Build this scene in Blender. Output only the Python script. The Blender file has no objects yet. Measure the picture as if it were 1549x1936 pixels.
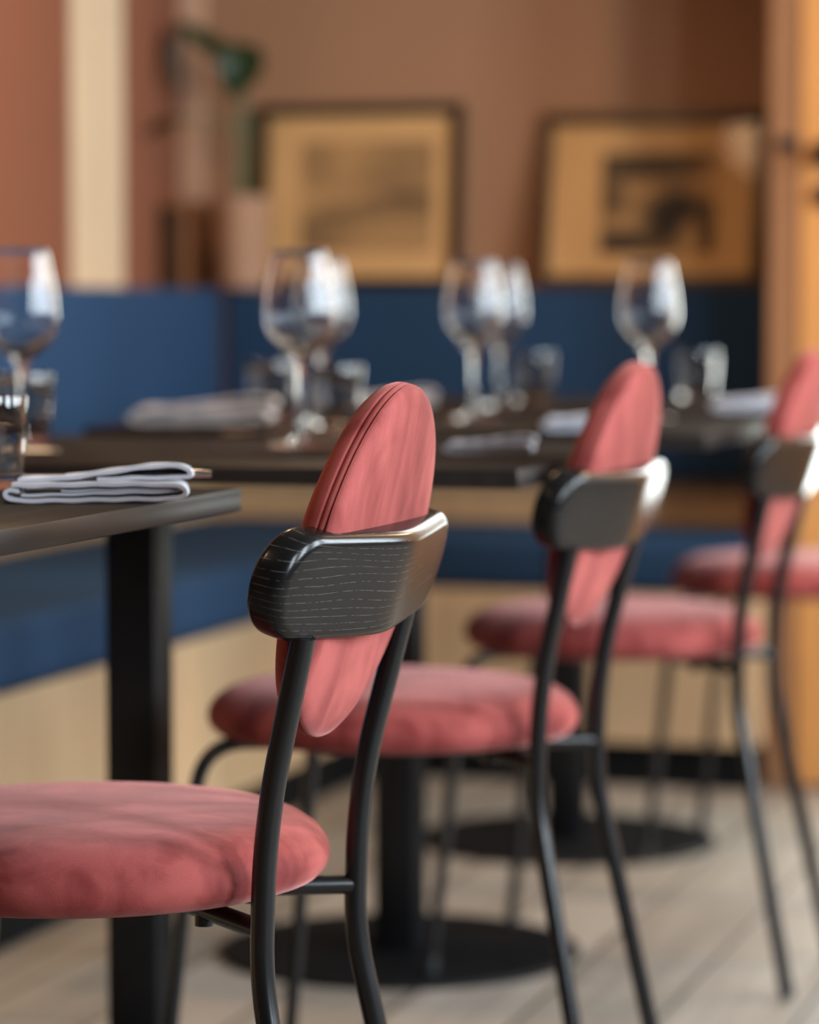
import bpy, bmesh, math, random
from mathutils import Vector, Matrix, noise

random.seed(7)
S = bpy.context.scene
COL = S.collection
R = math.radians

# ------------------------------------------------------------------ camera
FPX, HC = 6000.0, 0.904
PITCH = math.atan(393.0 / FPX)
cd = bpy.data.cameras.new('camera')
cam = bpy.data.objects.new('camera', cd)
COL.objects.link(cam)
cd.sensor_fit = 'VERTICAL'
cd.sensor_height = 36.0
cd.lens = 36.0 * FPX / 1936.0
cam.location = (0, 0, HC)
cam.rotation_euler = (R(90) - PITCH, 0, 0)
cd.clip_start = 0.05
cd.dof.use_dof = True
cd.dof.focus_distance = 2.42
cd.dof.aperture_fstop = 3.4
cd.dof.aperture_blades = 0
S.camera = cam

# ------------------------------------------------------------------ colour management
S.view_settings.view_transform = 'Standard'
S.view_settings.look = 'None'
S.view_settings.exposure = 0.06
S.view_settings.gamma = 1.0
S.view_settings.use_curve_mapping = False
S.cycles.use_denoising = True
S.cycles.max_bounces = 10
S.cycles.diffuse_bounces = 4
S.cycles.glossy_bounces = 5
S.cycles.transmission_bounces = 10
S.cycles.transparent_max_bounces = 10
S.cycles.sample_clamp_indirect = 6.0
S.cycles.caustics_reflective = False
S.cycles.caustics_refractive = False

# ------------------------------------------------------------------ world
w = bpy.data.worlds.new('world')
S.world = w
w.use_nodes = True
w.node_tree.nodes['Background'].inputs[0].default_value = (0.75, 0.87, 1.0, 1)
w.node_tree.nodes['Background'].inputs[1].default_value = 0.6

# ------------------------------------------------------------------ room frame
TH = R(16.5)
O = Vector((-0.478, 6.68, 0))
E1 = Vector((math.sin(TH), math.cos(TH), 0))      # away, along the left wall
E2 = Vector((math.cos(TH), -math.sin(TH), 0))     # right, along the back wall
ROOM = Matrix.Translation(O) @ Matrix.Rotation(-TH, 4, 'Z')
ROOM_RIGHT, ROOM_REAR, CEIL = 4.3, 9.0, 2.9


def rw(a, b, z=0.0):
    """room coordinates -> world"""
    return O + a * E2 - b * E1 + Vector((0, 0, z))


# ------------------------------------------------------------------ lights
def area(name, loc, direction, sx, sy, power, colour, spread=180):
    l = bpy.data.lights.new(name, 'AREA')
    l.shape = 'RECTANGLE'
    l.size, l.size_y = sx, sy
    l.energy = power
    l.color = colour
    l.spread = R(spread)
    o = bpy.data.objects.new(name, l)
    COL.objects.link(o)
    o.location = loc
    o.rotation_euler = Vector(direction).to_track_quat('-Z', 'Y').to_euler()
    return o


def point(name, loc, power, colour, rad=0.06):
    l = bpy.data.lights.new(name, 'POINT')
    l.energy = power
    l.color = colour
    l.shadow_soft_size = rad
    o = bpy.data.objects.new(name, l)
    COL.objects.link(o)
    o.location = loc
    return o


DAY = (0.80, 0.91, 1.0)
WARM = (1.0, 0.66, 0.38)
# daylight through the windows of the right-hand wall: (b0, b1) spans along it
WINDOWS = [(0.85, 1.50), (2.15, 2.80), (3.55, 4.20), (4.95, 5.60)]
WIN_Z = (0.8, 2.4)
for i, (b0, b1) in enumerate(WINDOWS):
    area('daylight', rw(ROOM_RIGHT + 0.04, (b0 + b1) / 2, sum(WIN_Z) / 2), -E2, b1 - b0 - 0.06,
         WIN_Z[1] - WIN_Z[0] - 0.06, 125, DAY)
# daylight through the glass of the timber door
PB = 0.42
DOOR_GLASS = (1.455, 1.95, 0.33, 2.20)
area('daylight', rw((DOOR_GLASS[0] + DOOR_GLASS[1]) / 2, PB - 0.10, (DOOR_GLASS[2] + DOOR_GLASS[3]) / 2), -E1, DOOR_GLASS[1] - DOOR_GLASS[0],
     DOOR_GLASS[3] - DOOR_GLASS[2], 32, (0.90, 1.0, 0.95))
# warm shaded pendants and an added fill: cones of light over the tables and by the timber door
def spot(name, loc, power, colour, angle, blend=0.8, rad=0.05, aim=(0, 0, -1)):
    l = bpy.data.lights.new(name, 'SPOT')
    l.energy = power
    l.color = colour
    l.spot_size = R(angle)
    l.spot_blend = blend
    l.shadow_soft_size = rad
    o = bpy.data.objects.new(name, l)
    COL.objects.link(o)
    o.location = loc
    o.rotation_euler = Vector(aim).to_track_quat('-Z', 'Y').to_euler()
    return o


spot('pendant_or_fill_light', (-0.325, 4.38, 2.245), 60, WARM, 150, 1.0, 0.085)
spot('pendant_or_fill_light', rw(0.75, 1.15, 2.3), 42, WARM, 140, 1.0)
spot('pendant_or_fill_light', rw(0.75, 5.0, 2.3), 45, WARM, 150, 1.0)  # unseen warm fill, added to brighten seat front and napkin from the left
point('wall_lamp_light', rw(2.35, 1.5, 1.75), 34, WARM)


# ------------------------------------------------------------------ pixel helpers (1549 x 1936 frame)
def ray(px, py):
    s, c = math.sin(PITCH), math.cos(PITCH)
    X, Y = (px - 774.5) / FPX, (968.0 - py) / FPX
    return Vector((X, Y * s + c, Y * c - s))


def on_z(px, py, z):
    d = ray(px, py)
    t = (z - HC) / d.z
    return Vector((d.x * t, d.y * t, z))


def on_depth(px, py, D):
    d = ray(px, py)
    t = D / d.y
    return Vector((d.x * t, D, HC + d.z * t))


# ------------------------------------------------------------------ mesh helpers
def link(name, bm, m, parent=None, smooth=True, loc=None, mat_world=None, angle=None):
    me = bpy.data.meshes.new(name)
    bmesh.ops.recalc_face_normals(bm, faces=bm.faces)
    bm.to_mesh(me)
    bm.free()
    o = bpy.data.objects.new(name, me)
    COL.objects.link(o)
    if m:
        me.materials.append(m)
    if smooth:
        for p in me.polygons:
            p.use_smooth = True
        me.set_sharp_from_angle(angle=R(angle or 40))
    if parent:
        o.parent = parent
    if loc is not None:
        o.location = loc
    if mat_world is not None:
        o.matrix_world = mat_world
    return o


def tag(o, label=None, cat=None, group=None, kind=None):
    if label: o['label'] = label
    if cat: o['category'] = cat
    if group: o['group'] = group
    if kind: o['kind'] = kind
    return o


def empty(name, loc, rz=0.0):
    o = bpy.data.objects.new(name, None)
    COL.objects.link(o)
    o.empty_display_size = 0.1
    o.location = loc
    o.rotation_euler = (0, 0, rz)
    return o


def copy_tree(o, parent=None):
    c = o.copy()
    COL.objects.link(c)
    if parent:
        c.parent = parent
    for ch in list(o.children):
        copy_tree(ch, c)
    return c


def add_box(bm, p0, p1, bevel=0.0, seg=2):
    x0, y0, z0 = p0
    x1, y1, z1 = p1
    vs = [bm.verts.new(v) for v in ((x0, y0, z0), (x1, y0, z0), (x1, y1, z0), (x0, y1, z0),
                                    (x0, y0, z1), (x1, y0, z1), (x1, y1, z1), (x0, y1, z1))]
    fs = [bm.faces.new([vs[i] for i in q]) for q in
          ((0, 3, 2, 1), (4, 5, 6, 7), (0, 1, 5, 4), (1, 2, 6, 5), (2, 3, 7, 6), (3, 0, 4, 7))]
    if bevel > 0:
        es = list({e for f in fs for e in f.edges})
        bmesh.ops.bevel(bm, geom=es, offset=bevel, segments=seg, profile=0.5, affect='EDGES')
    return bm


def box(p0, p1, bevel=0.0, seg=2):
    return add_box(bmesh.new(), p0, p1, bevel, seg)


def add_prism(bm, poly, z0, z1, bevel=0.0, seg=3):
    b = [bm.verts.new((x, y, z0)) for x, y in poly]
    t = [bm.verts.new((x, y, z1)) for x, y in poly]
    n = len(poly)
    fs = [bm.faces.new(b[::-1]), bm.faces.new(t)]
    for i in range(n):
        fs.append(bm.faces.new((b[i], b[(i + 1) % n], t[(i + 1) % n], t[i])))
    if bevel > 0:
        es = list({e for f in fs[:2] for e in f.edges})
        bmesh.ops.bevel(bm, geom=es, offset=bevel, segments=seg, profile=0.5, affect='EDGES')
    return bm


def add_lathe(bm, prof, n=48, centre=(0, 0, 0), closed=False):
    rings = []
    for r, z in prof:
        if r < 1e-6:
            rings.append([bm.verts.new((centre[0], centre[1], centre[2] + z))])
        else:
            rings.append([bm.verts.new((centre[0] + r * math.cos(2 * math.pi * k / n),
                                        centre[1] + r * math.sin(2 * math.pi * k / n), centre[2] + z)) for k in range(n)])
    pairs = list(zip(rings, rings[1:])) + ([(rings[-1], rings[0])] if closed else [])
    for A, B in pairs:
        for k in range(n):
            k2 = (k + 1) % n
            if len(A) == 1 and len(B) == 1:
                continue
            if len(A) == 1:
                bm.faces.new((A[0], B[k], B[k2]))
            elif len(B) == 1:
                bm.faces.new((A[k], A[k2], B[0]))
            else:
                bm.faces.new((A[k], A[k2], B[k2], B[k]))
    return bm


def fillet(pts, rads, n=8):
    """polyline with rounded corners; rads per inner point"""
    P = [Vector(p) for p in pts]
    out = [P[0]]
    for i in range(1, len(P) - 1):
        a, b, c = P[i - 1], P[i], P[i + 1]
        u, v = (a - b), (c - b)
        lu, lv = u.length, v.length
        u.normalize(); v.normalize()
        d = min(rads[i - 1], 0.49 * lu, 0.49 * lv)
        p0, p1 = b + u * d, b + v * d
        for k in range(n + 1):
            t = k / n
            out.append((1 - t) ** 2 * p0 + 2 * t * (1 - t) * b + t * t * p1)
    out.append(P[-1])
    return out


def add_tube(bm, path, r, n=16, cap=True, closed=False):
    path = [Vector(p) for p in path]
    m = len(path)
    rr = r if isinstance(r, (list, tuple)) else [r] * m
    tang = []
    for i in range(m):
        if closed:
            t = path[(i + 1) % m] - path[i - 1]
        else:
            t = path[min(i + 1, m - 1)] - path[max(i - 1, 0)]
        tang.append(t.normalized())
    ref = Vector((0, 0, 1)) if abs(tang[0].z) < 0.9 else Vector((1, 0, 0))
    nrm = (ref - tang[0] * ref.dot(tang[0])).normalized()
    rings = []
    for i in range(m):
        nrm = (nrm - tang[i] * nrm.dot(tang[i])).normalized()
        bi = tang[i].cross(nrm)
        rings.append([bm.verts.new(path[i] + rr[i] * (math.cos(2 * math.pi * k / n) * nrm + math.sin(2 * math.pi * k / n) * bi))
                      for k in range(n)])
    seq = list(zip(rings, rings[1:])) + ([(rings[-1], rings[0])] if closed else [])
    for A, B in seq:
        for k in range(n):
            bm.faces.new((A[k], A[(k + 1) % n], B[(k + 1) % n], B[k]))
    if cap and not closed:
        bm.faces.new(rings[0][::-1])
        bm.faces.new(rings[-1])
    return bm


# ------------------------------------------------------------------ materials
class NT:
    def __init__(self, name):
        self.m = bpy.data.materials.new(name)
        self.m.use_nodes = True
        self.t = self.m.node_tree
        self.p = self.t.nodes['Principled BSDF']
        self.out = self.t.nodes['Material Output']

    def n(self, typ, **kw):
        nd = self.t.nodes.new(typ)
        for k, v in kw.items():
            if k.startswith('i_'):
                nd.inputs[k[2:].replace('_', ' ')].default_value = v
            else:
                setattr(nd, k, v)
        return nd

    def l(self, a, b):
        self.t.links.new(a, b)

    def coord(self, scale=(1, 1, 1), rot=(0, 0, 0), kind='Object'):
        tc = self.n('ShaderNodeTexCoord')
        mp = self.n('ShaderNodeMapping')
        mp.inputs['Scale'].default_value = scale
        mp.inputs['Rotation'].default_value = rot
        self.l(tc.outputs[kind], mp.inputs[0])
        return mp.outputs[0]

    def noise(self, vec, scale, detail=4, rough=0.5, dist=0.0):
        nd = self.n('ShaderNodeTexNoise', i_Scale=scale, i_Detail=detail, i_Roughness=rough, i_Distortion=dist)
        self.l(vec, nd.inputs['Vector'])
        return nd.outputs[0]

    def ramp(self, fac, stops, interp='LINEAR'):
        nd = self.n('ShaderNodeValToRGB')
        cr = nd.color_ramp
        cr.interpolation = interp
        while len(cr.elements) < len(stops):
            cr.elements.new(0.5)
        for e, (pos, c) in zip(cr.elements, stops):
            e.position = pos
            e.color = (c[0], c[1], c[2], 1) if len(c) == 3 else c
        self.l(fac, nd.inputs[0])
        return nd.outputs[0]

    def mix(self, a, b, fac, mode='MIX'):
        nd = self.n('ShaderNodeMix', data_type='RGBA', blend_type=mode)
        for s, v in ((nd.inputs[6], a), (nd.inputs[7], b), (nd.inputs[0], fac)):
            if hasattr(v, 'is_linked') or hasattr(v, 'links'):
                self.l(v, s)
            elif isinstance(v, (int, float)):
                s.default_value = v
            else:
                s.default_value = (v[0], v[1], v[2], 1)
        return nd.outputs[2]

    def bump(self, h, strength=0.2, dist=0.001):
        nd = self.n('ShaderNodeBump', i_Strength=strength, i_Distance=dist)
        self.l(h, nd.inputs['Height'])
        self.l(nd.outputs[0], self.p.inputs['Normal'])

    def base(self, v):
        if isinstance(v, (tuple, list)):
            self.p.inputs['Base Color'].default_value = (v[0], v[1], v[2], 1)
        else:
            self.l(v, self.p.inputs['Base Color'])

    def set(self, **kw):
        for k, v in kw.items():
            self.p.inputs[k.replace('_', ' ')].default_value = v
        return self


def srgb(r, g, b):
    f = lambda c: (c / 255 / 12.92) if c / 255 <= 0.04045 else ((c / 255 + 0.055) / 1.055) ** 2.4
    return (f(r), f(g), f(b))


def mat_plain(name, col, rough=0.6, var=0.12, scale=8.0, **kw):
    t = NT(name)
    v = t.coord()
    nz = t.noise(v, scale, 4)
    lo = tuple(c * (1 - var) for c in col)
    hi = tuple(c * (1 + var) for c in col)
    t.base(t.ramp(nz, [(0.3, lo), (0.7, hi)]))
    t.set(Roughness=rough, **kw)
    return t.m


def mat_velvet():
    t = NT('red_velvet')
    v = t.coord()
    big = t.noise(t.coord((1, 1, 1)), 9, 3, 0.55, 0.6)
    streak = t.noise(t.coord((26, 30, 5)), 1.0, 4, 0.6, 0.8)
    fine = t.noise(v, 900, 2, 0.6)
    mixf = t.n('ShaderNodeMath', operation='MULTIPLY_ADD')
    t.l(streak, mixf.inputs[0]); mixf.inputs[1].default_value = 0.45; t.l(big, mixf.inputs[2])
    c = t.ramp(mixf.outputs[0], [(0.50, (0.098, 0.010, 0.0105)), (0.66, (0.185, 0.028, 0.025)), (0.86, (0.32, 0.068, 0.060))])
    c2 = t.mix(c, t.ramp(fine, [(0.3, (0.75, 0.75, 0.75)), (0.7, (1.15, 1.15, 1.15))]), 0.35, 'MULTIPLY')
    t.base(c2)
    t.set(Roughness=0.75, Sheen_Weight=0.40, Sheen_Roughness=0.40, Sheen_Tint=(1.0, 0.50, 0.46, 1), Specular_IOR_Level=0.15)
    t.bump(fine, 0.35, 0.0006)
    return t.m


def mat_black_metal():
    t = NT('black_powder_coat')
    v = t.coord()
    nz = t.noise(v, 1500, 2, 0.5)
    t.base((0.004, 0.0042, 0.005))
    t.set(Roughness=0.27, Specular_IOR_Level=0.48)
    t.bump(nz, 0.10, 0.0002)
    return t.m


def mat_black_ash():
    t = NT('black_stained_ash')
    # local rail coordinates: x = length, z = up
    v = t.coord((1, 1, 1))
    warp = t.noise(t.coord((5, 5, 14)), 1.0, 1.5, 0.45, 0.2)
    sep = t.n('ShaderNodeSeparateXYZ'); t.l(v, sep.inputs[0])
    ma = t.n('ShaderNodeMath', operation='MULTIPLY_ADD'); t.l(warp, ma.inputs[0])
    ma.inputs[1].default_value = 0.030; t.l(sep.outputs['Z'], ma.inputs[2])
    mb = t.n('ShaderNodeMath', operation='MULTIPLY'); t.l(ma.outputs[0], mb.inputs[0]); mb.inputs[1].default_value = 185.0
    fr = t.n('ShaderNodeMath', operation='FRACT'); t.l(mb.outputs[0], fr.inputs[0])
    line = t.ramp(fr.outputs[0], [(0.0, (0, 0, 0)), (0.46, (0, 0, 0)), (0.50, (1, 1, 1)), (0.54, (0, 0, 0)), (1.0, (0, 0, 0))])
    brk = t.ramp(t.noise(t.coord((120, 120, 500)), 1.0, 3, 0.65), [(0.42, (0, 0, 0)), (0.55, (1, 1, 1))])
    fac = t.mix(line, brk, 1.0, 'MULTIPLY')
    col = t.mix((0.006, 0.0058, 0.0058), (0.11, 0.105, 0.10), fac)
    t.base(col)
    t.set(Roughness=0.22, Specular_IOR_Level=0.22)
    t.bump(fac, -0.12, 0.0004)
    return t.m


def mat_wood(name, c0, c1, rough=0.5, axis='Z', sc=1.0, spec=0.4):
    t = NT(name)
    s = {'X': (1.2, 18, 18), 'Y': (18, 1.2, 18), 'Z': (18, 18, 1.2)}[axis]
    g = t.noise(t.coord(tuple(k * sc for k in s)), 1.0, 5, 0.6, 0.8)
    f = t.noise(t.coord(tuple(k * sc * 6 for k in s)), 1.0, 3, 0.6)
    c = t.ramp(g, [(0.3, c0), (0.7, c1)])
    t.base(t.mix(c, t.ramp(f, [(0.3, (0.85, 0.85, 0.85)), (0.7, (1.08, 1.08, 1.08))]), 0.6, 'MULTIPLY'))
    t.set(Roughness=rough, Specular_IOR_Level=spec)
    return t.m


def mat_matt(name, c0, c1, rough, fmax, axis='Y', sc=1.5):
    """oiled or powder-coated surface: diffuse body under a weak satin coat"""
    t = NT(name)
    s = {'X': (1.2, 18, 18), 'Y': (18, 1.2, 18), 'Z': (18, 18, 1.2)}[axis]
    g = t.noise(t.coord(tuple(k * sc for k in s)), 1.0, 5, 0.6, 0.8)
    df = t.n('ShaderNodeBsdfDiffuse')
    t.l(t.ramp(g, [(0.3, c0), (0.7, c1)]), df.inputs[0])
    gl = t.n('ShaderNodeBsdfGlossy', i_Roughness=rough)
    fr = t.n('ShaderNodeFresnel', i_IOR=1.45)
    mn = t.n('ShaderNodeMath', operation='MINIMUM')
    t.l(fr.outputs[0], mn.inputs[0]); mn.inputs[1].default_value = fmax
    mx = t.n('ShaderNodeMixShader')
    t.l(mn.outputs[0], mx.inputs[0]); t.l(df.outputs[0], mx.inputs[1]); t.l(gl.outputs[0], mx.inputs[2])
    t.l(mx.outputs[0], t.out.inputs[0])
    return t.m


def mat_floor():
    t = NT('oak_plank_floor')
    v = t.coord()
    rot = t.coord(rot=(0, 0, R(90)))
    br = t.n('ShaderNodeTexBrick', offset=0.37, i_Scale=1.0, i_Mortar_Size=0.0035, i_Brick_Width=1.6, i_Row_Height=0.17, i_Bias=0.0)
    br.inputs['Color1'].default_value = (0.235, 0.198, 0.160, 1)
    br.inputs['Color2'].default_value = (0.33, 0.285, 0.237, 1)
    br.inputs['Mortar'].default_value = (0.035, 0.028, 0.022, 1)
    t.l(rot, br.inputs['Vector'])
    grain = t.noise(t.coord((22, 1.6, 1)), 1.0, 6, 0.62, 1.2)
    blot = t.noise(t.coord((3, 1.1, 1)), 1.0, 3, 0.5)
    c = t.mix(br.outputs[0], t.ramp(grain, [(0.3, (0.66, 0.63, 0.60)), (0.7, (1.12, 1.12, 1.12))]), 0.8, 'MULTIPLY')
    c = t.mix(c, t.ramp(blot, [(0.3, (0.82, 0.83, 0.85)), (0.7, (1.1, 1.08, 1.05))]), 0.7, 'MULTIPLY')
    t.base(c)
    t.set(Roughness=0.55, Specular_IOR_Level=0.35)
    t.bump(grain, 0.1, 0.002)
    return t.m


def mat_glass(name, tint=(1, 1, 1), ior=1.47):
    t = NT(name)
    nz = t.noise(t.coord(), 30, 2)
    t.base(t.ramp(nz, [(0.0, tint), (1.0, tuple(min(1, c * 1.01) for c in tint))]))
    t.set(Roughness=0.0, IOR=ior, Transmission_Weight=1.0)
    return t.m


def mat_cloth(name, col):
    t = NT(name)
    v = t.coord()
    nz = t.noise(v, 700, 2)
    c = t.ramp(t.noise(v, 14, 3), [(0.3, tuple(k * 0.9 for k in col)), (0.7, tuple(k * 1.08 for k in col))])
    t.base(c)
    t.set(Roughness=0.85, Sheen_Weight=0.2, Specular_IOR_Level=0.2)
    t.bump(nz, 0.3, 0.0006)
    return t.m


def mat_attr(name, rough=0.8):
    t = NT(name)
    at = t.n('ShaderNodeVertexColor', layer_name='ink')
    g = t.noise(t.coord(), 90, 3)
    t.base(t.mix(at.outputs[0], t.ramp(g, [(0.3, (0.85, 0.85, 0.85)), (0.7, (1.1, 1.1, 1.1))]), 0.6, 'MULTIPLY'))
    t.set(Roughness=rough)
    return t.m


def mat_pane():
    t = NT('picture_glass')
    tr = t.n('ShaderNodeBsdfTransparent')
    gl = t.n('ShaderNodeBsdfGlossy', i_Roughness=0.02)
    mx = t.n('ShaderNodeMixShader', i_Fac=0.0045)
    t.l(tr.outputs[0], mx.inputs[1]); t.l(gl.outputs[0], mx.inputs[2])
    t.l(mx.outputs[0], t.out.inputs[0])
    return t.m


M = dict(
    velvet=mat_velvet(), metal=mat_black_metal(), ash=mat_black_ash(), floor=mat_floor(),
    table=mat_matt('dark_stained_oak', (0.012, 0.0095, 0.0085), (0.020, 0.0165, 0.0145), 0.30, 0.065),
    base_metal=mat_matt('black_base_steel', (0.004, 0.0042, 0.0048), (0.006, 0.0062, 0.007), 0.40, 0.035),
    wall_tan=mat_plain('tan_wall_paint', srgb(150, 112, 84), 0.85, 0.03, 3),
    wall_terra=mat_plain('terracotta_wall_paint', srgb(112, 64, 40), 0.88, 0.03, 3),
    cream=mat_wood('pale_pine', srgb(184, 160, 130), srgb(198, 174, 144), 0.6, 'Z', 0.6),
    pinkish=mat_plain('pale_pink_plaster', srgb(192, 154, 126), 0.85, 0.04, 4),
    blue=mat_plain('blue_wool_upholstery', (0.016, 0.041, 0.088), 0.85, 0.12, 260, Specular_IOR_Level=0.12),
    bench_wood=mat_wood('pale_oak_veneer', srgb(168, 138, 104), srgb(184, 154, 118), 0.5, 'Z', 0.5),
    back_wood=mat_wood('warm_oak_veneer', srgb(150, 112, 74), srgb(166, 126, 86), 0.5, 'X', 0.5),
    kick=mat_plain('black_plinth', (0.004, 0.004, 0.004), 0.8, Specular_IOR_Level=0.1),
    door=mat_wood('orange_oak_door', srgb(186, 126, 68), srgb(204, 146, 86), 0.45, 'Z', 0.5),
    jamb=mat_wood('brown_oak_jamb', srgb(128, 88, 58), srgb(144, 102, 70), 0.5, 'Z', 0.5),
    glass=mat_glass('clear_glass'), smoke=mat_glass('smoked_glass', (0.62, 0.60, 0.59)),
    napkin=mat_cloth('grey_blue_linen', (0.50, 0.51, 0.57)),
    napkin_warm=mat_cloth('pinkish_grey_linen', (0.48, 0.42, 0.39)),
    steel=mat_plain('polished_steel', (0.75, 0.73, 0.70), 0.18, 0.05, 60, Metallic=1.0),
    frame_black=mat_plain('black_frame_lacquer', (0.006, 0.005, 0.004), 0.4, Specular_IOR_Level=0.2),
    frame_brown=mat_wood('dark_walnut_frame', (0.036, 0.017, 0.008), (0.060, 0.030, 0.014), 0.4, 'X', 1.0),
    mount=mat_plain('aged_mount_board', srgb(194, 153, 101), 0.85, 0.05, 6),
    ink=mat_attr('aged_print'), pane=mat_pane(),
    pot=mat_plain('pink_clay_pot', srgb(150, 114, 90), 0.8, 0.06, 20),
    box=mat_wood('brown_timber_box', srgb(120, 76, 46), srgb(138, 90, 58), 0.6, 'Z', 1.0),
    leaf=mat_plain('dark_green_leaf', (0.012, 0.040, 0.008), 0.4, 0.25, 30),
    stem=mat_plain('green_stem', (0.060, 0.095, 0.030), 0.5, 0.2, 40),
    dry=mat_plain('drying_brown_leaf', (0.070, 0.045, 0.018), 0.6, 0.2, 40),
    soil=mat_plain('potting_soil', (0.02, 0.014, 0.01), 0.95, 0.3, 120),
    ceiling=mat_plain('dark_ceiling', (0.12, 0.105, 0.09), 0.9, 0.03, 3),
    room=mat_plain('dark_plaster_wall', (0.10, 0.085, 0.075), 0.85, 0.04, 3),
    white=mat_plain('white_window_paint', (0.7, 0.7, 0.68), 0.5, 0.03, 10),
    brass=mat_plain('dark_iron_handle', (0.012, 0.012, 0.016), 0.35, 0.1, 40),
    rubber=mat_plain('black_rubber', (0.01, 0.01, 0.01), 0.7, 0.1, 80),
)


def struct(name, bm, m, smooth=False):
    return tag(link(name, bm, m, smooth=smooth, mat_world=ROOM), kind='structure')


# ------------------------------------------------------------------ room shell (room coordinates: x=a, y=-b)
struct('floor', box((-0.3, -ROOM_REAR - 0.2, -0.06), (ROOM_RIGHT + 0.3, 0.3, 0.0)), M['floor'])
struct('ceiling', box((-0.3, -ROOM_REAR - 0.2, CEIL), (ROOM_RIGHT + 0.3, 0.3, CEIL + 0.1)), M['ceiling'])
struct('wall_back', box((-0.2, 0.0, 0), (1.52, 0.14, CEIL)), M['wall_tan'])
struct('wall_left', box((-0.14, -ROOM_REAR, 0), (0.0, 0.0, CEIL)), M['wall_terra'])
struct('wall_rear', box((-0.14, -ROOM_REAR - 0.14, 0), (ROOM_RIGHT + 0.14, -ROOM_REAR, CEIL)), M['room'])
DOOR_A = (1.376, 2.06)
bm = bmesh.new()
add_box(bm, (1.318, -PB + 0.02, 0), (1.44, 0.0, CEIL))
struct('wall_recess_side', bm, M['jamb'])
struct('trim_1', box((1.316, -PB, 0), (1.372, -PB + 0.05, CEIL), 0.003), M['jamb'])
bm = bmesh.new()
add_box(bm, (2.12, -PB, 0), (ROOM_RIGHT + 0.14, -PB + 0.12, CEIL))
add_box(bm, (1.372, -PB, 2.50), (2.12, -PB + 0.12, CEIL))
struct('wall_door_side', bm, M['door'])
struct('trim_2', box((2.06, -PB - 0.01, 0), (2.12, -PB + 0.05, 2.50), 0.003), M['jamb'])
# right wall with its window openings
bm = bmesh.new()
edges = [PB] + [v for s_ in WINDOWS for v in s_] + [ROOM_REAR]
for i in range(0, len(edges), 2):
    add_box(bm, (ROOM_RIGHT, -edges[i + 1], 0), (ROOM_RIGHT + 0.14, -edges[i], CEIL))
for b0, b1 in WINDOWS:
    add_box(bm, (ROOM_RIGHT, -b1, 0), (ROOM_RIGHT + 0.14, -b0, WIN_Z[0]))
    add_box(bm, (ROOM_RIGHT, -b1, WIN_Z[1]), (ROOM_RIGHT + 0.14, -b0, CEIL))
struct('wall_right', bm, M['room'])
for i, (b0, b1) in enumerate(WINDOWS):
    bm = bmesh.new()
    z0, z1 = WIN_Z
    x0, x1 = ROOM_RIGHT - 0.01, ROOM_RIGHT + 0.03
    add_box(bm, (x0, -b1, z0), (x1, -b1 + 0.05, z1)); add_box(bm, (x0, -b0 - 0.05, z0), (x1, -b0, z1))
    add_box(bm, (x0, -b1 + 0.05, z0), (x1, -b0 - 0.05, z0 + 0.05)); add_box(bm, (x0, -b1 + 0.05, z1 - 0.05), (x1, -b0 - 0.05, z1))
    mid = -(b0 + b1) / 2
    add_box(bm, (x0, mid - 0.025, z0 + 0.05), (x1, mid + 0.025, z1 - 0.05))
    struct('window_%d' % (i + 1), bm, M['white'])
# timber door leaf with its ironmongery
bm = bmesh.new()
g0, g1, h0, h1 = DOOR_GLASS
for q in (((DOOR_A[0], -PB - 0.004, 0.008), (g0, -PB + 0.036, 2.496)), ((g1, -PB - 0.004, 0.008), (DOOR_A[1] - 0.004, -PB + 0.036, 2.496)),
          ((g0, -PB - 0.004, 0.008), (g1, -PB + 0.036, h0)), ((g0, -PB - 0.004, h1), (g1, -PB + 0.036, 2.496))):
    add_box(bm, q[0], q[1], 0.002)
d = struct('door_1', bm, M['door'])
link('door_glass', box((g0, -PB + 0.012, h0), (g1, -PB + 0.018, h1)), M['pane'], d, smooth=False)
bm = bmesh.new()
hz = on_depth(1537, 290, rw(1.40, PB).y).z
lz = on_depth(1548, 370, rw(1.40, PB).y).z
add_tube(bm, [(1.424, -PB - 0.004, hz), (1.424, -PB - 0.022, hz)], 0.024, 20)
add_tube(bm, fillet([(1.424, -PB - 0.012, hz), (1.424, -PB - 0.058, hz), (1.52, -PB - 0.058, hz)], [0.02]), 0.010, 14)
h = link('door_handle', bm, M['brass'], d)
bm = bmesh.new()
add_tube(bm, [(1.424, -PB - 0.003, lz), (1.424, -PB - 0.014, lz)], 0.022, 20)
link('lock_escutcheon', bm, M['brass'], d)
bm = bmesh.new()
add_box(bm, (1.335, -PB - 0.006, hz + 0.005), (1.376, -PB + 0.002, hz + 0.030), 0.002)
struct('trim_3', bm, M['brass'])
# pale pilaster on the left wall and pale strip in the corner
struct('trim_4', box((0.0, -0.610, 0), (0.010, -0.352, CEIL), 0.002), M['cream'])
struct('trim_5', box((0.0, -0.02, 0), (0.056, 0.0, CEIL), 0.003), M['pinkish'])

# ------------------------------------------------------------------ banquette bench (L-shaped, one built-in thing)
SEAT_B, SEAT_A = 0.50, 0.585      # front of the seat along back wall / left wall
BENCH_END, BENCH_NEAR = 1.314, 4.6
SZ0, SZ1 = 0.365, 0.470
CT = 0.936                        # top of the back cushions
bench = empty('banquette_bench', O)
bench.rotation_euler = (0, 0, -TH)
tag(bench, 'L-shaped banquette bench with blue upholstery on a pale oak base along two walls', 'bench')


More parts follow.
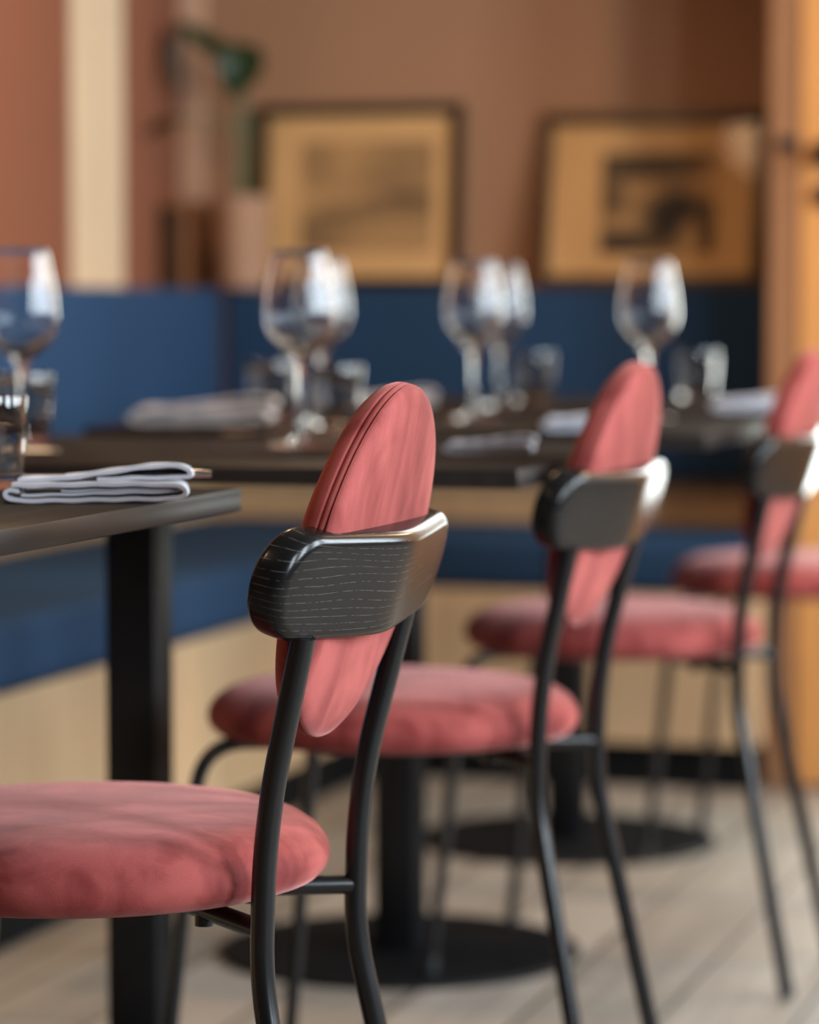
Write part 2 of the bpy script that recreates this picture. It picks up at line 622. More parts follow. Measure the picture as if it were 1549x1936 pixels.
def L_poly(fa, fb, r=0.12, ba=0.001, bb=0.001):
    """L footprint: front at a=fa (left arm) and b=fb (back arm), rounded inner corner; back faces at ba, bb"""
    pts = [(ba, -BENCH_NEAR), (fa, -BENCH_NEAR)]
    for k in range(9):
        t = k / 8 * math.pi / 2
        pts.append((fa + r - r * math.cos(t), -(fb + r) + r * math.sin(t)))
    pts += [(BENCH_END, -fb), (BENCH_END, -bb), (ba, -bb)]
    return pts


link('plinth', add_prism(bmesh.new(), L_poly(SEAT_A - 0.03, SEAT_B - 0.03), 0.0, 0.085), M['kick'], bench, smooth=True)
link('seat_base', add_prism(bmesh.new(), L_poly(SEAT_A - 0.008, SEAT_B - 0.008), 0.085, SZ0), M['bench_wood'], bench, smooth=True)
# seat cushion in two upholstered runs that meet at the corner
bm = add_prism(bmesh.new(), [(0.1, -BENCH_NEAR), (SEAT_A, -BENCH_NEAR), (SEAT_A, -SEAT_B - 0.10), (SEAT_A - 0.02, -SEAT_B + 0.02), (0.1, -0.1)], SZ0, SZ1, 0.028, 5)
link('seat_cushion', bm, M['blue'], bench)
bm = add_prism(bmesh.new(), [(0.105, -0.1), (SEAT_A - 0.015, -SEAT_B + 0.02), (SEAT_A + 0.02, -SEAT_B), (BENCH_END, -SEAT_B), (BENCH_END, -0.1)], SZ0, SZ1, 0.028, 5)
link('seat_cushion', bm, M['blue'], bench)
bm = bmesh.new()
add_box(bm, (0.104, -0.104, SZ0), (BENCH_END, -0.001, CT - 0.004))
link('back_panel', bm, M['bench_wood'], bench, smooth=False)
bm = bmesh.new()
add_box(bm, (0.001, -BENCH_NEAR, SZ0), (0.104, -0.001, CT - 0.004))
link('back_panel', bm, M['bench_wood'], bench, smooth=False)
link('back_cushion', box((0.144, -0.142, 0.560), (BENCH_END, -0.100, CT), 0.012, 4), M['blue'], bench)
link('back_cushion', box((0.100, -BENCH_NEAR, 0.560), (0.142, -0.143, CT), 0.012, 4), M['blue'], bench)


# ------------------------------------------------------------------ dining chair
def oval_cushion(w, hgt, layers, n=72):
    """stack of ellipse rings: (scale, n-offset)"""
    bm = bmesh.new()
    rings = []
    for sc, off in layers:
        if sc < 1e-5:
            rings.append([bm.verts.new((off, 0, 0))])
        else:
            rings.append([bm.verts.new((off, w * sc * math.cos(2 * math.pi * k / n), hgt * sc * math.sin(2 * math.pi * k / n))) for k in range(n)])
    for A, B in zip(rings, rings[1:]):
        for k in range(n):
            k2 = (k + 1) % n
            if len(A) == 1:
                bm.faces.new((A[0], B[k], B[k2]))
            elif len(B) == 1:
                bm.faces.new((A[k], A[k2], B[0]))
            else:
                bm.faces.new((A[k], A[k2], B[k2], B[k]))
    return bm


def rail_mesh(half=0.171, hr=0.0428, th=0.0290, bev=0.0095):
    """stadium-shaped rail, x = length, y = thickness (back face at -y), z = up; shallow V bend with rounded ends"""
    bm = bmesh.new()
    nc, ns = 14, 40

    def outline(rad):
        L = half - hr
        top = []
        for k in range(nc + 1):
            t = math.pi - k / nc * math.pi / 2
            top.append((-L + rad * math.cos(t), rad * math.sin(t)))
        for k in range(1, ns):
            top.append((-L + 2 * L * k / ns, rad))
        for k in range(nc + 1):
            t = math.pi / 2 - k / nc * math.pi / 2
            top.append((L + rad * math.cos(t), rad * math.sin(t)))
        return top

    def yoff(x):
        eps = 0.022
        return 0.185 * (math.sqrt(x * x + eps * eps) - eps)

    layers = []
    sg = 6
    for k in range(sg + 1):                       # back edge
        t = k / sg * math.pi / 2
        layers.append((hr - bev * (1 - math.sin(t)), -th / 2 + bev * (1 - math.cos(t))))
    b2 = 0.007
    for k in range(sg + 1):                       # front edge
        t = k / sg * math.pi / 2
        layers.append((hr - b2 * (1 - math.cos(t)), th / 2 - b2 * (1 - math.sin(t))))
    loops = []
    for rad, y in layers:
        top = outline(rad)
        bot = [(x, -z) for x, z in top[-2:0:-1]]
        loops.append([bm.verts.new((x, y + yoff(x), z)) for x, z in top + bot])
    n = len(loops[0])
    for A, B in zip(loops, loops[1:]):
        for k in range(n):
            bm.faces.new((A[k], A[(k + 1) % n], B[(k + 1) % n], B[k]))
    nt = len(outline(hr))
    for lp in (loops[0], loops[-1]):
        for k in range(nt - 1):
            a, b = lp[k], lp[k + 1]
            c, d2 = lp[(n - k - 1) % n], lp[(n - k) % n]
            q = []
            for v_ in (a, b, c, d2):
                if v_ not in q:
                    q.append(v_)
            bm.faces.new(q)
    return bm


T_ = dict(uT=-0.0417, zT=0.652, vT=0.1144, uK1=-0.0036, zK1=0.509, vK=0.1037, zK2=0.3885, uF=-0.0765, vF=0.1342)
LEG_R = 0.0094


def make_chair():
    root = empty('dining_chair', (0, 0, 0))
    # --- seat
    prof = [(0.0, 0.4995), (0.05, 0.4993), (0.10, 0.4980), (0.14, 0.4955), (0.165, 0.4920), (0.182, 0.4860), (0.194, 0.4775),
            (0.2005, 0.4680), (0.2024, 0.4590), (0.2000, 0.4500), (0.193, 0.4430), (0.183, 0.4395), (0.17, 0.4385), (0.0, 0.4385)]
    bm = add_lathe(bmesh.new(), prof, 96, (0.1985, 0, 0))
    seat = link('seat', bm, M['velvet'], root, angle=80)
    # --- oval back cushion
    t = 0.268
    W, H = 0.1161, 0.1444
    # local x of the cushion = forward normal; rotate so that it leans back
    lay = [(0.0, -0.0020), (0.4, -0.0018), (0.75, -0.0010), (0.90, 0.0006), (0.955, 0.0026), (0.985, 0.0052), (0.997, 0.0074),
           (0.999, 0.0088), (0.975, 0.0098), (0.970, 0.0125), (0.975, 0.0150), (0.999, 0.0160), (0.998, 0.0180), (0.992, 0.0210), (0.972, 0.0258), (0.93, 0.0300),
           (0.85, 0.0340), (0.70, 0.0372), (0.4, 0.0400), (0.0, 0.0410)]
    bm = oval_cushion(W, H, lay)
    cush = link('back_cushion', bm, M['velvet'], root, angle=80)
    cush.location = (-0.0557, 0, 0.700)
    cush.rotation_euler = (0, -t, 0)
    bm = bmesh.new()
    add_tube(bm, [(0.0124, (W - 0.0030) * math.cos(2 * math.pi * k / 96), (H - 0.0030) * math.sin(2 * math.pi * k / 96)) for k in range(96)],
             0.0031, 10, closed=True)
    link('piping', bm, M['velvet'], cush, angle=80)
    # --- wooden back rail
    rail = link('back_rail', rail_mesh(), M['ash'], root, angle=60)
    # rail local: x = length (towards the far side), y = forward, z = up
    rail.matrix_local = (Matrix.Translation((-0.0618, 0, 0.6892)) @ Matrix.Rotation(-0.0324, 4, 'Z') @
                         Matrix.Rotation(-0.296, 4, 'Y') @ Matrix.Rotation(-math.pi / 2, 4, 'Z'))
    # --- rear legs
    for s in (-1, 1):
        top = Vector((-0.0395, s * 0.1145, 0.6545))
        path = fillet([top, (T_['uK1'], s * T_['vK'], T_['zK1']), (0.0, s * T_['vK'], T_['zK2']), (T_['uF'], s * T_['vF'], 0.0150)],
                      [0.085, 0.034], 12)
        bm = bmesh.new()
        add_tube(bm, path, LEG_R, 20)
        lg = link('leg', bm, M['metal'], root, angle=50)
        bm = bmesh.new()
        v = (path[-1] - path[-2]).normalized()
        add_tube(bm, [path[-1] - v * 0.012, path[-1] + v * 0.012], LEG_R * 1.08, 16)
        link('foot_cap', bm, M['rubber'], lg, angle=50)
    # --- front legs run up, bend under the seat and cross to the opposite rear leg
    for s in (-1, 1):
        z0, z1 = 0.4265, 0.4290
        if s > 0:
            z0 -= 0.0
        path = fillet([(-0.002, -s * T_['vK'], z0), (0.355, s * 0.160, z1 + 0.012), (0.398, s * 0.176, 0.0225)], [0.052], 14)
        bm = bmesh.new()
        add_tube(bm, path, 0.0080, 18)
        lg = link('leg', bm, M['metal'], root, angle=50)
        bm = bmesh.new()
        v = (path[-1] - path[-2]).normalized()
        add_tube(bm, [path[-1] - v * 0.012, path[-1] + v * 0.012], 0.0087, 16)
        link('foot_cap', bm, M['rubber'], lg, angle=50)
        bm = bmesh.new()
        p = Vector((-0.002, -s * T_['vK'], z0)).lerp(Vector((0.355, s * 0.160, z1 + 0.012)), 0.20)
        add_tube(bm, [p + Vector((0, 0, -0.013)), p + Vector((0, 0, 0.016))], 0.0075, 16)
        link('seat_bolt', bm, M['metal'], root, angle=50)
    return root


CHAIRS = [
    ((-0.0794, 2.495), 0.334, 'red velvet chair in sharp focus with black wood-grain back rail, nearest of the row'),
    ((0.168, 3.364), 0.360, 'red velvet chair with whole seat in view, next behind the sharp front chair'),
    ((0.4634, 4.233), 0.344, 'blurred red velvet chair whose oval back is cut by the right picture edge'),
    ((0.815, 5.080), 0.344, 'red velvet chair farthest back, only its seat showing before the orange door'),
]
proto = make_chair()
for i, ((x, y), psi, lab) in enumerate(CHAIRS):
    c = proto if i == 0 else copy_tree(proto)
    c.location = (x, y, 0)
    c.rotation_euler = (0, 0, math.pi - psi)
    tag(c, lab, 'chair', 'red velvet chairs in a row along the tables')

# ------------------------------------------------------------------ tables
TZ = 0.7405
TT = 0.020
TYAW = R(15.8)
TE1 = Vector((math.sin(TYAW), math.cos(TYAW), 0))
TE2 = Vector((math.cos(TYAW), -math.sin(TYAW), 0))


def make_table(name, near_right, width, length, post_xy, label, with_base=True):
    """table whose local x runs across (right), y along the row (away); origin on the floor under the column"""
    root = empty(name, (post_xy[0], post_xy[1], 0), -TYAW)
    tag(root, label, 'table', 'dark wood restaurant tables')
    rel = Vector((near_right[0] - post_xy[0], near_right[1] - post_xy[1], 0))
    x1, y0 = rel.dot(TE2), rel.dot(TE1)
    bm = box((x1 - width, y0, TZ - TT), (x1, y0 + length, TZ), 0.0018, 2)
    link('table_top', bm, M['table'], root, angle=30)
    link('column', box((-0.0295, -0.0295, 0.0085), (0.0295, 0.0295, TZ - TT - 0.006), 0.002), M['base_metal'], root, angle=30)
    link('mounting_plate', box((-0.11, -0.11, TZ - TT - 0.006), (0.11, 0.11, TZ - TT), 0.001), M['base_metal'], root, angle=30)
    bm = add_lathe(bmesh.new(), [(0, 0.0), (0.248, 0.0), (0.2505, 0.002), (0.2505, 0.006), (0.248, 0.0085), (0, 0.0085)], 72)
    link('base_disc', bm, M['base_metal'], root, angle=30)
    return root


c1 = on_z(457, 923, TZ)       # far right corner of the near table
L1 = 0.68
make_table('dining_table', c1 - TE1 * L1, 0.85, L1, rw(*[0, 0])[:2] if False else (c1 - TE1 * L1 * 0.5 - TE2 * 0.42)[:2],
           'dark wood table at left edge holding a folded grey napkin at its corner')
P1 = on_z(266, 2100, 0.0)
make_table('dining_table', on_z(980, 888, TZ), 0.80, 0.64, (-0.3045, 3.56),
           'dark wood table just behind the napkin table, its square black column at left')
p2 = on_z(757, 1789, 0.0085)
make_table('dining_table', on_z(1334, 821, TZ), 0.84, 0.62, p2[:2],
           'dark wood table whose round black floor disc shows behind the front chair')
p3 = on_z(1072, 1580, 0.0085)
make_table('dining_table', on_z(1528, 778, TZ), 0.84, 0.62, p3[:2],
           'dark wood table farthest back, next to the blue back bench')


# ------------------------------------------------------------------ table ware
def wineglass():
    root = empty('wine_glass', (0, 0, 0))
    outer = [(0.0, 0.0), (0.036, 0.0), (0.0375, 0.0010), (0.036, 0.0022), (0.020, 0.0040), (0.009, 0.0075), (0.0052, 0.0140),
             (0.0040, 0.0300), (0.0038, 0.0650), (0.0042, 0.0850), (0.0070, 0.0960), (0.0160, 0.1050), (0.0290, 0.1165),
             (0.0380, 0.1290), (0.0420, 0.1420), (0.0428, 0.1540), (0.0410, 0.1740), (0.0370, 0.1960), (0.0325, 0.2180), (0.0312, 0.2245)]
    inner = [(0.0306, 0.2250), (0.0300, 0.2245), (0.0314, 0.2180), (0.0359, 0.1960), (0.0399, 0.1740), (0.0416, 0.1540), (0.0408, 0.1420),
             (0.0368, 0.1300), (0.0278, 0.1185), (0.0150, 0.1085), (0.0060, 0.1020), (0.0, 0.1005)]
    # foot + stem and bowl as one blown piece
    link('bowl_and_stem', add_lathe(bmesh.new(), outer + inner, 56), M['glass'], root, angle=60)
    return root


def tumbler():
    root = empty('water_tumbler', (0, 0, 0))
    o_ = [(0.0, 0.0), (0.0300, 0.0), (0.0325, 0.002), (0.0335, 0.030), (0.0348, 0.0335), (0.0375, 0.081), (0.0372, 0.0826)]
    i_ = [(0.0350, 0.0826), (0.0346, 0.081), (0.0322, 0.036), (0.0300, 0.015), (0.0270, 0.0125), (0.0, 0.012)]
    link('tumbler_body', add_lathe(bmesh.new(), o_ + i_, 48), M['smoke'], root, angle=50)
    return root


WG = [
    ((42, 3.55), 'wine glass at the left edge, standing behind two tumblers'),
    ((567, 3.66), 'wine glass left of the front chair back, its foot on the second table'),
    ((608, 4.45), 'wine glass overlapping just behind the one left of the front chair back'),
    ((896, 4.55), 'left wine glass of the pair between the front two chair backs'),
    ((946, 5.08), 'right wine glass of the pair between the front two chair backs'),
    ((1226, 4.56), 'wine glass standing alone above the second chair back'),
]
g0 = wineglass()
for i, ((px, D), lab) in enumerate(WG):
    g = g0 if i == 0 else copy_tree(g0)
    g.location = ((px - 774.5) / FPX * D, D, TZ + 0.0003)
    g.rotation_euler = (0, 0, i * 0.7)
    tag(g, lab, 'wine glass', 'wine glasses on the tables')
TB = [
    ((-27, 2.80), 'smoked tumbler at the very left edge behind the folded grey napkin'),
    ((42, 3.72), 'smoked tumbler second from left edge, under the leftmost wine glass'),
    ((511, 4.52), 'dark tumbler beside the folded tan napkin, left of the wine glass stem'),
    ((634, 4.22), 'tumbler right of the wine glass stems, left of the front chair back'),
    ((1008, 5.30), 'tumbler right of the wine glass pair, before the dark blue bench back'),
    ((1318, 5.50), 'tumbler right of the second chair back, near the farthest napkin'),
]
t0 = tumbler()
for i, ((px, D), lab) in enumerate(TB):
    g = t0 if i == 0 else copy_tree(t0)
    g.location = ((px - 774.5) / FPX * D, D, TZ + 0.0003)
    tag(g, lab, 'glass', 'water tumblers on the tables')


def ribbon(bm, path, th, depth, y0=0.0, skew=0.0, n_y=6):
    """cloth layer: 2-D path (x, z) given thickness and extruded along y"""
    P = [Vector((x, 0, z)) for x, z in path]
    L, Rr = [], []
    for i, p in enumerate(P):
        t = (P[min(i + 1, len(P) - 1)] - P[max(i - 1, 0)]).normalized()
        nn = Vector((-t.z, 0, t.x))
        L.append(p + nn * th / 2)
        Rr.append(p - nn * th / 2)
    loop = L + Rr[::-1]
    rows = []
    for j in range(n_y + 1):
        f = j / n_y
        wob = 0.0012 * math.sin(f * 5.0)
        rows.append([bm.verts.new((p.x + skew * f + wob, y0 + depth * f, p.z * (1 - 0.06 * f) + 0.0004 * math.sin(9 * p.x * 20 + f * 4))) for p in loop])
    n = len(loop)
    for A, B in zip(rows, rows[1:]):
        for k in range(n):
            bm.faces.new((A[k], A[(k + 1) % n], B[(k + 1) % n], B[k]))
    m = len(P)
    for row in (rows[0], rows[-1]):
        for k in range(m - 1):
            bm.faces.new((row[k], row[k + 1], row[n - k - 2], row[n - k - 1]))


def smooth2d(pts, it=3):
    P = [tuple(p) for p in pts]
    for _ in range(it):
        Q = [P[0]]
        for a, b in zip(P, P[1:]):
            Q.append((a[0] * .75 + b[0] * .25, a[1] * .75 + b[1] * .25))
            Q.append((a[0] * .25 + b[0] * .75, a[1] * .25 + b[1] * .75))
        Q.append(P[-1])
        P = Q
    return P


def napkin(mat, name='folded_napkin'):
    root = empty(name, (0, 0, 0))
    bm = bmesh.new()
    lower = smooth2d([(0.014, 0.0098), (0.006, 0.0110), (0.0015, 0.0085), (0.004, 0.0035), (0.012, 0.0018), (0.05, 0.0019), (0.10, 0.0028),
                      (0.148, 0.0030), (0.1565, 0.0060), (0.1570, 0.0110), (0.150, 0.0148), (0.11, 0.0158), (0.06, 0.0150), (0.02, 0.0146), (0.008, 0.0150)])
    ribbon(bm, lower, 0.0034, 0.085)
    mid = smooth2d([(0.016, 0.0062), (0.05, 0.0068), (0.10, 0.0085), (0.145, 0.0092), (0.150, 0.0100), (0.144, 0.0112), (0.10, 0.0108), (0.05, 0.0100)])
    ribbon(bm, mid, 0.0022, 0.08, 0.003)
    link('folded_layers', bm, mat, root, angle=60)
    bm = bmesh.new()
    upper = smooth2d([(0.012, 0.0182), (0.05, 0.0190), (0.10, 0.0265), (0.140, 0.0315), (0.158, 0.0285), (0.162, 0.0225), (0.155, 0.0200), (0.12, 0.0200), (0.08, 0.0186)])
    ribbon(bm, upper, 0.0036, 0.060, 0.022)
    link('top_fold', bm, mat, root, angle=60)
    return root


def place(o, px, py, yaw=0.0, scale=1.0, z=TZ + 0.0004):
    p = on_z(px, py, z)
    o.location = p
    o.rotation_euler = (0, 0, yaw)
    o.scale = (scale, scale, scale)


nap = napkin(M['napkin'])
place(nap, 4, 951, R(3), 0.96)
tag(nap, 'grey folded napkin in near focus on the front left table corner', 'napkin', 'folded linen napkins')
napw = napkin(M['napkin_warm'])
place(napw, 240, 803, R(-4), 1.22)
tag(napw, 'pinkish tan napkin on the dark table before the bright blue bench back', 'napkin', 'folded linen napkins')
NP = [
    (nap, 838, 857, R(-6), 0.62, 'grey napkin just right of the front chair back cushion'),
    (napw, 665, 768, R(2), 0.85, 'pinkish napkin half hidden left of the front chair back tip'),
    (nap, 1026, 814, R(-2), 0.80, 'grey napkin half hidden behind the second chair back cushion'),
    (nap, 1348, 776, R(-3), 0.80, 'grey napkin at far right before the orange door wall'),
]
for src, px, py, yaw, sc, lab in NP:
    c = copy_tree(src)
    place(c, px, py, yaw, sc)
    tag(c, lab, 'napkin', 'folded linen napkins')


def knife():
    root = empty('table_knife', (0, 0, 0))
    bm = bmesh.new()
    add_tube(bm, [(0, 0, 0.004), (0.02, 0, 0.0045), (0.09, 0, 0.004), (0.10, 0, 0.003)], [0.0030, 0.0042, 0.0034, 0.0020], 12)
    link('handle', bm, M['steel'], root)
    bm = bmesh.new()
    prof = [(0.10, -0.004), (0.12, -0.008), (0.17, -0.009), (0.20, -0.007), (0.213, 0.001), (0.205, 0.004), (0.10, 0.004)]
    add_prism(bm, prof, 0.0022, 0.0036)
    link('blade', bm, M['steel'], root, angle=30)
    return root


def fork():
    root = empty('table_fork', (0, 0, 0))
    bm = bmesh.new()
    add_tube(bm, [(0, 0, 0.003), (0.015, 0, 0.0036), (0.09, 0, 0.0048), (0.14, 0, 0.0060)], [0.0034, 0.0042, 0.0024, 0.0022], 12)
    link('handle', bm, M['steel'], root)
    bm = bmesh.new()
    add_prism(bm, [(0.135, -0.003), (0.150, -0.011), (0.160, -0.012), (0.160, 0.012), (0.150, 0.011), (0.135, 0.003)], 0.005, 0.0066)
    for k in range(4):
        y = -0.0105 + k * 0.007
        add_tube(bm, [(0.158, y, 0.0058), (0.185, y, 0.0040), (0.200, y, 0.0050)], [0.0014, 0.0012, 0.0007], 8)
    link('tines', bm, M['steel'], root, angle=30)
    return root


kn = knife()
p = on_z(398, 926, TZ)
kn.location = (p.x, p.y, TZ + 0.0168)
kn.location = on_depth(400, 909, 2.675)
kn.location.z = TZ + 0.0165
kn.rotation_euler = (0, R(0.0), R(181))
tag(kn, 'steel knife with its bright handle end sticking out of the front grey napkin', 'knife', 'cutlery on the tables')
fk = fork()
p = on_z(700, 830, TZ)
fk.location = (p.x, p.y, TZ + 0.0012)
fk.rotation_euler = (0, 0, R(155))
tag(fk, 'steel fork lying left of the front chair back cushion', 'fork', 'cutlery on the tables')
k2 = copy_tree(kn)
p = on_z(716, 856, TZ)
k2.location = (p.x, p.y, TZ + 0.0004)
k2.rotation_euler = (0, 0, R(160))
tag(k2, 'steel knife on the second table near the wine glass foot', 'knife', 'cutlery on the tables')
f2 = copy_tree(fk)
p = on_z(112, 862, TZ)
f2.location = (p.x, p.y, TZ + 0.0012)
f2.rotation_euler = (0, 0, R(172))
tag(f2, 'steel fork on the second table, right of the tumblers at left', 'fork', 'cutlery on the tables')


# ------------------------------------------------------------------ framed pictures leaning on the ledge
def a_of_px(px, b):
    lo, hi = -1.0, 3.0
    for _ in range(60):
        m = (lo + hi) / 2
        P = rw(m, b)
        if 774.5 + FPX * P.x / P.y < px: lo = m
        else: hi = m
    return (lo + hi) / 2


def art(width, height, fn, nx=64, ny=50):
    bm = bmesh.new()
    lay = bm.verts.layers.float_color.new('ink')
    vs = {}
    for j in range(ny + 1):
        for i in range(nx + 1):
            u, v = i / nx, j / ny
            q = bm.verts.new(((u - 0.5) * width, 0, v * height))
            c = fn(u, v)
            q[lay] = (c[0], c[1], c[2], 1)
            vs[i, j] = q
    for j in range(ny):
        for i in range(nx):
            bm.faces.new((vs[i, j], vs[i + 1, j], vs[i + 1, j + 1], vs[i, j + 1]))
    return bm


def blob(u, v, cx, cy, rx, ry):
    q = ((u - cx) / rx) ** 2 + ((v - cy) / ry) ** 2
    return math.exp(-q * q * 0.7)


PAPER = srgb(172, 133, 86)
INK = srgb(40, 32, 22)


def ink_mix(f):
    f = max(0.0, min(1.0, f))
    return tuple(PAPER[i] * (1 - f) + INK[i] * f for i in range(3))


def scene_pale(u, v):
    n1 = noise.noise(Vector((u * 5, v * 4, 1.3)))
    n2 = noise.noise(Vector((u * 14, v * 12, 4.1)))
    land = 0.34 + 0.25 * u + 0.08 * n1
    f = 0.55 * max(0, min(1, (land - v) / 0.10 + 0.5)) * (1.0 - 0.75 * blob(u, v, 0.72, 0.10, 0.42, 0.22))
    f += 0.34 * blob(u, v, 0.85, 0.80, 0.35, 0.30) + 0.30 * blob(u, v, 0.10, 0.82, 0.16, 0.22) + 0.18 * blob(u, v, 0.5, 0.62, 0.3, 0.12)
    return ink_mix(f + 0.12 * n2 + 0.05)


def scene_dark(u, v):
    n2 = noise.noise(Vector((u * 11, v * 9, 2.7)))
    f = 0.42
    f += 0.50 * blob(u, v, 0.35, 0.92, 0.60, 0.16)
    f += 0.40 * blob(u, v, 0.08, 0.55, 0.12, 0.20)
    f += 0.55 * blob(u, v, 0.18, 0.10, 0.28, 0.14)
    f += 0.60 * blob(u, v, 0.60, 0.36, 0.20, 0.26)
    f += 0.50 * blob(u, v, 0.92, 0.22, 0.07, 0.28)
    f += 0.35 * blob(u, v, 0.78, 0.50, 0.20, 0.08)
    f -= 0.38 * blob(u, v, 0.36, 0.62, 0.16, 0.12)
    f -= 0.34 * blob(u, v, 0.22, 0.33, 0.20, 0.08)
    f -= 0.55 * blob(u, v, 0.78, 0.14, 0.09, 0.16)
    f -= 0.42 * blob(u, v, 0.98, 0.72, 0.18, 0.20)
    return ink_mix(f + 0.10 * n2)


def picture(a0, a1, z0, hgt, lean, fw, fmat, mw, mh, art_fn, label, name='framed_print', b_base=0.10, mat_off=(0, 0)):
    wdt = a1 - a0
    root = empty(name, rw((a0 + a1) / 2, b_base, z0))
    root.rotation_euler = (-math.asin(lean / hgt), 0, -TH)
    tag(root, label, 'picture')
    bm = bmesh.new()
    for q in (((-wdt / 2, -0.010, 0), (wdt / 2, 0.012, fw)), ((-wdt / 2, -0.010, hgt - fw), (wdt / 2, 0.012, hgt)),
              ((-wdt / 2, -0.010, fw), (-wdt / 2 + fw, 0.012, hgt - fw)), ((wdt / 2 - fw, -0.010, fw), (wdt / 2, 0.012, hgt - fw))):
        add_box(bm, q[0], q[1], 0.002)
    link('frame', bm, fmat, root, angle=30)
    link('mount', box((-wdt / 2 + fw, 0.0, fw), (wdt / 2 - fw, 0.006, hgt - fw)), M['mount'], root, smooth=False)
    pr = link('print', art(mw, mh, art_fn), M['ink'], root, smooth=False)
    pr.location = (mat_off[0], -0.0006, (hgt - mh) / 2 + mat_off[1])
    link('glazing', box((-wdt / 2 + fw, -0.006, fw), (wdt / 2 - fw, -0.004, hgt - fw)), M['pane'], root, smooth=False)
    return root


LZ = CT + 0.0005
bB = 0.085
aL0, aL1 = a_of_px(472, bB), a_of_px(858, bB)
DL = rw((aL0 + aL1) / 2, bB * .5).y
hL = on_depth(670, 197, DL).z - LZ
picture(aL0, aL1, LZ, hL / math.cos(math.asin(0.030 / hL)), 0.030, 0.022, M['frame_black'], 0.285, 0.230, scene_pale,
        'black framed faded landscape print leaning on the bench ledge behind the plant', b_base=0.046, mat_off=(0.018, 0.0))
aR0, aR1 = a_of_px(1012, bB), a_of_px(1440, bB)
DR = rw((aR0 + aR1) / 2, bB * .5).y
hR = on_depth(1240, 212, DR).z - LZ
picture(aR0, aR1, LZ, hR / math.cos(math.asin(0.07 / hR)), 0.07, 0.024, M['frame_brown'], 0.236, 0.205, scene_dark,
        'brown framed dark sepia print of buildings leaning on the ledge at right', b_base=bB, mat_off=(0.014, -0.008))

# ------------------------------------------------------------------ box in the corner, pot and plant
root = empty('wooden_box', rw(0.0325, 0.085, LZ), -TH)
tag(root, 'upright brown timber box in the corner of the bench ledge left of the pot', 'box')
hB = on_depth(350, 380, 6.58).z - LZ
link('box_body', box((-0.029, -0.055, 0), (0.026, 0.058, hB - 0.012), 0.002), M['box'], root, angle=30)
link('shade_panel', box((-0.0285, -0.0595, 0.001), (0.0255, -0.0555, hB - 0.013), 0.001), M['frame_brown'], root, angle=30)  # shade on the box front, put into a darker wood colour
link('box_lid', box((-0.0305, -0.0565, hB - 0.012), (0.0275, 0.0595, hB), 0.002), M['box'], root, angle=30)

pot_c = rw(a_of_px(459, 0.110), 0.110, LZ)
hP = on_depth(458, 372, pot_c.y).z - LZ
root = empty('plant_pot', pot_c)
tag(root, 'pink clay plant pot on the bench ledge in front of the black framed print', 'pot')
prof = [(0, 0), (0.046, 0), (0.049, 0.003), (0.0535, hP - 0.03), (0.0545, hP), (0.0505, hP + 0.001), (0.049, hP - 0.02), (0, hP - 0.02)]
link('pot_body', add_lathe(bmesh.new(), prof, 48), M['pot'], root, angle=40)
link('soil', add_lathe(bmesh.new(), [(0, 0.004), (0.03, 0.003), (0.0488, 0.0), (0.0488, -0.004), (0, -0.004)], 32, (0, 0, hP - 0.015)), M['soil'], root)


def leaf_mesh(pts, wid, up, fold=0.25):
    """leaf along a centre line; wid(f) half width; up = vector roughly normal to the blade"""
    bm = bmesh.new()
    P = [Vector(p) for p in pts]
    n = len(P)
    rows = []
    for i, p in enumerate(P):
        t = (P[min(i + 1, n - 1)] - P[max(i - 1, 0)]).normalized()
        side = t.cross(Vector(up)).normalized()
        nn = side.cross(t)
        hw = wid(i / (n - 1))
        rows.append([bm.verts.new(p + side * hw * s + nn * (fold * abs(s) * hw)) for s in (-1, -0.66, -0.33, 0, 0.33, 0.66, 1)])
    for A, B in zip(rows, rows[1:]):
        for k in range(6):
            bm.faces.new((A[k], A[k + 1], B[k + 1], B[k]))
    bmesh.ops.solidify(bm, geom=bm.faces[:], thickness=0.0012)
    return bm


def curve_pts(P, n=16):
    P = [Vector(p) for p in P]
    out = []
    for i in range(n + 1):
        t = i / n
        Q = P[:]
        while len(Q) > 1:
            Q = [a.lerp(b, t) for a, b in zip(Q, Q[1:])]
        out.append(Q[0])
    return out


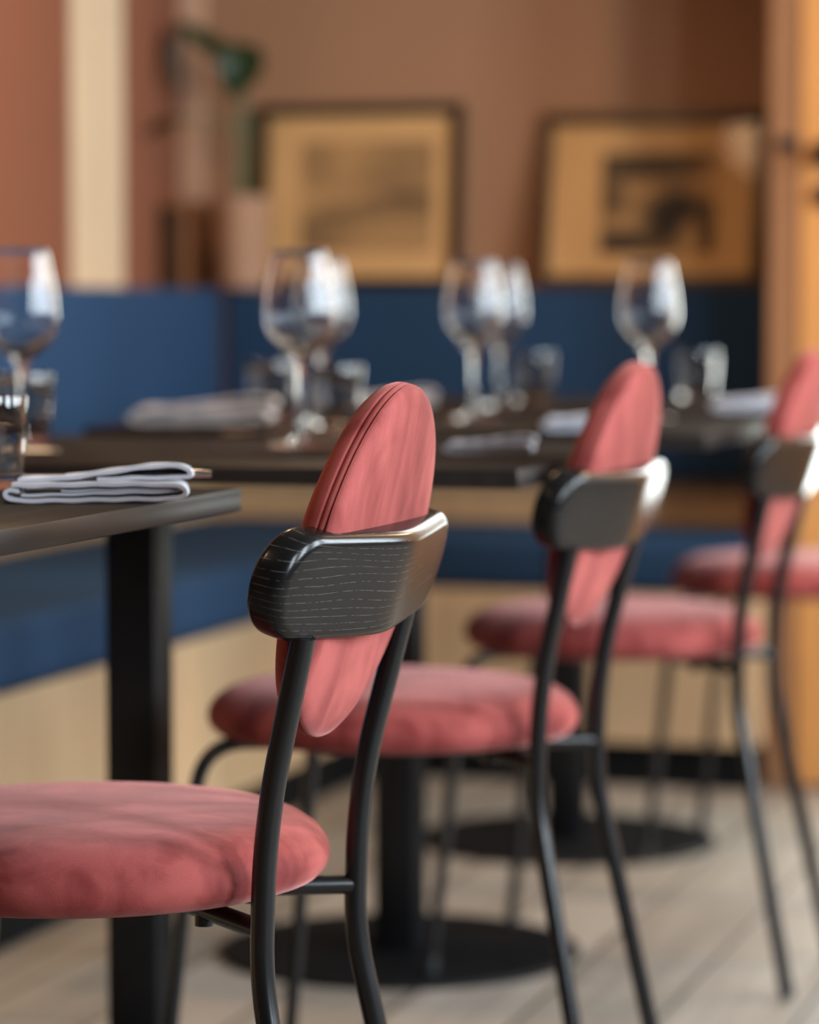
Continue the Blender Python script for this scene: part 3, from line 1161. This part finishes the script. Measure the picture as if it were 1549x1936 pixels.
PD = pot_c.y
plant = empty('potted_plant', pot_c + Vector((0, 0, hP - 0.014)))
tag(plant, 'green leafy plant with one dark heart-shaped leaf growing in the pink pot', 'plant')
off = plant.location.copy()


def q_(px, py, dD=0.0):
    return on_depth(px, py, PD + dD) - off


bm = bmesh.new()
add_tube(bm, curve_pts([q_(456, 374), q_(452, 330), q_(446, 290), q_(458, 235), q_(466, 190), q_(456, 160, -0.01)]), 0.0055, 10)
link('stem', bm, M['stem'], plant)
bm = bmesh.new()
add_tube(bm, curve_pts([q_(462, 380, 0.012), q_(470, 320), q_(474, 270), q_(470, 215), q_(462, 195)]), 0.0050, 10)
link('stem', bm, M['stem'], plant)
heart = lambda f: 0.056 * (math.sin(math.pi * min(1, f * 0.92 + 0.10)) ** 0.8) * (1 - 0.35 * f)
bm = leaf_mesh(curve_pts([q_(462, 84, -0.02), q_(458, 110, -0.045), q_(446, 150, -0.05), q_(436, 190, -0.03)]), heart, (0.1, -1, 0.3))
link('leaf', bm, M['leaf'], plant)
bm = leaf_mesh(curve_pts([q_(448, 122, 0.0), q_(415, 96, 0.0), q_(372, 66), q_(338, 44, 0.0)]), lambda f: 0.009 + 0.016 * math.sin(math.pi * f), (0, -1, 0.8), 0.1)
link('leaf', bm, M['leaf'], plant)
bm = leaf_mesh(curve_pts([q_(342, 44, 0.0), q_(328, 80), q_(330, 130), q_(335, 168, 0.0)]), lambda f: 0.002 + 0.015 * math.sin(math.pi * f), (0.6, -1, 0.0), 0.1)
link('leaf', bm, M['dry'], plant)
bm = bmesh.new()
add_tube(bm, curve_pts([q_(456, 250), q_(420, 222, -0.02), q_(380, 224, -0.03), q_(345, 230, -0.04)]), 0.0030, 8)
link('stem', bm, M['stem'], plant)
bm = leaf_mesh(curve_pts([q_(352, 226, -0.04), q_(325, 226, -0.05), q_(295, 244, -0.05), q_(268, 262, -0.05)]), lambda f: 0.003 + 0.020 * math.sin(math.pi * f), (0, -0.55, 1), 0.1)
link('leaf', bm, M['dry'], plant)
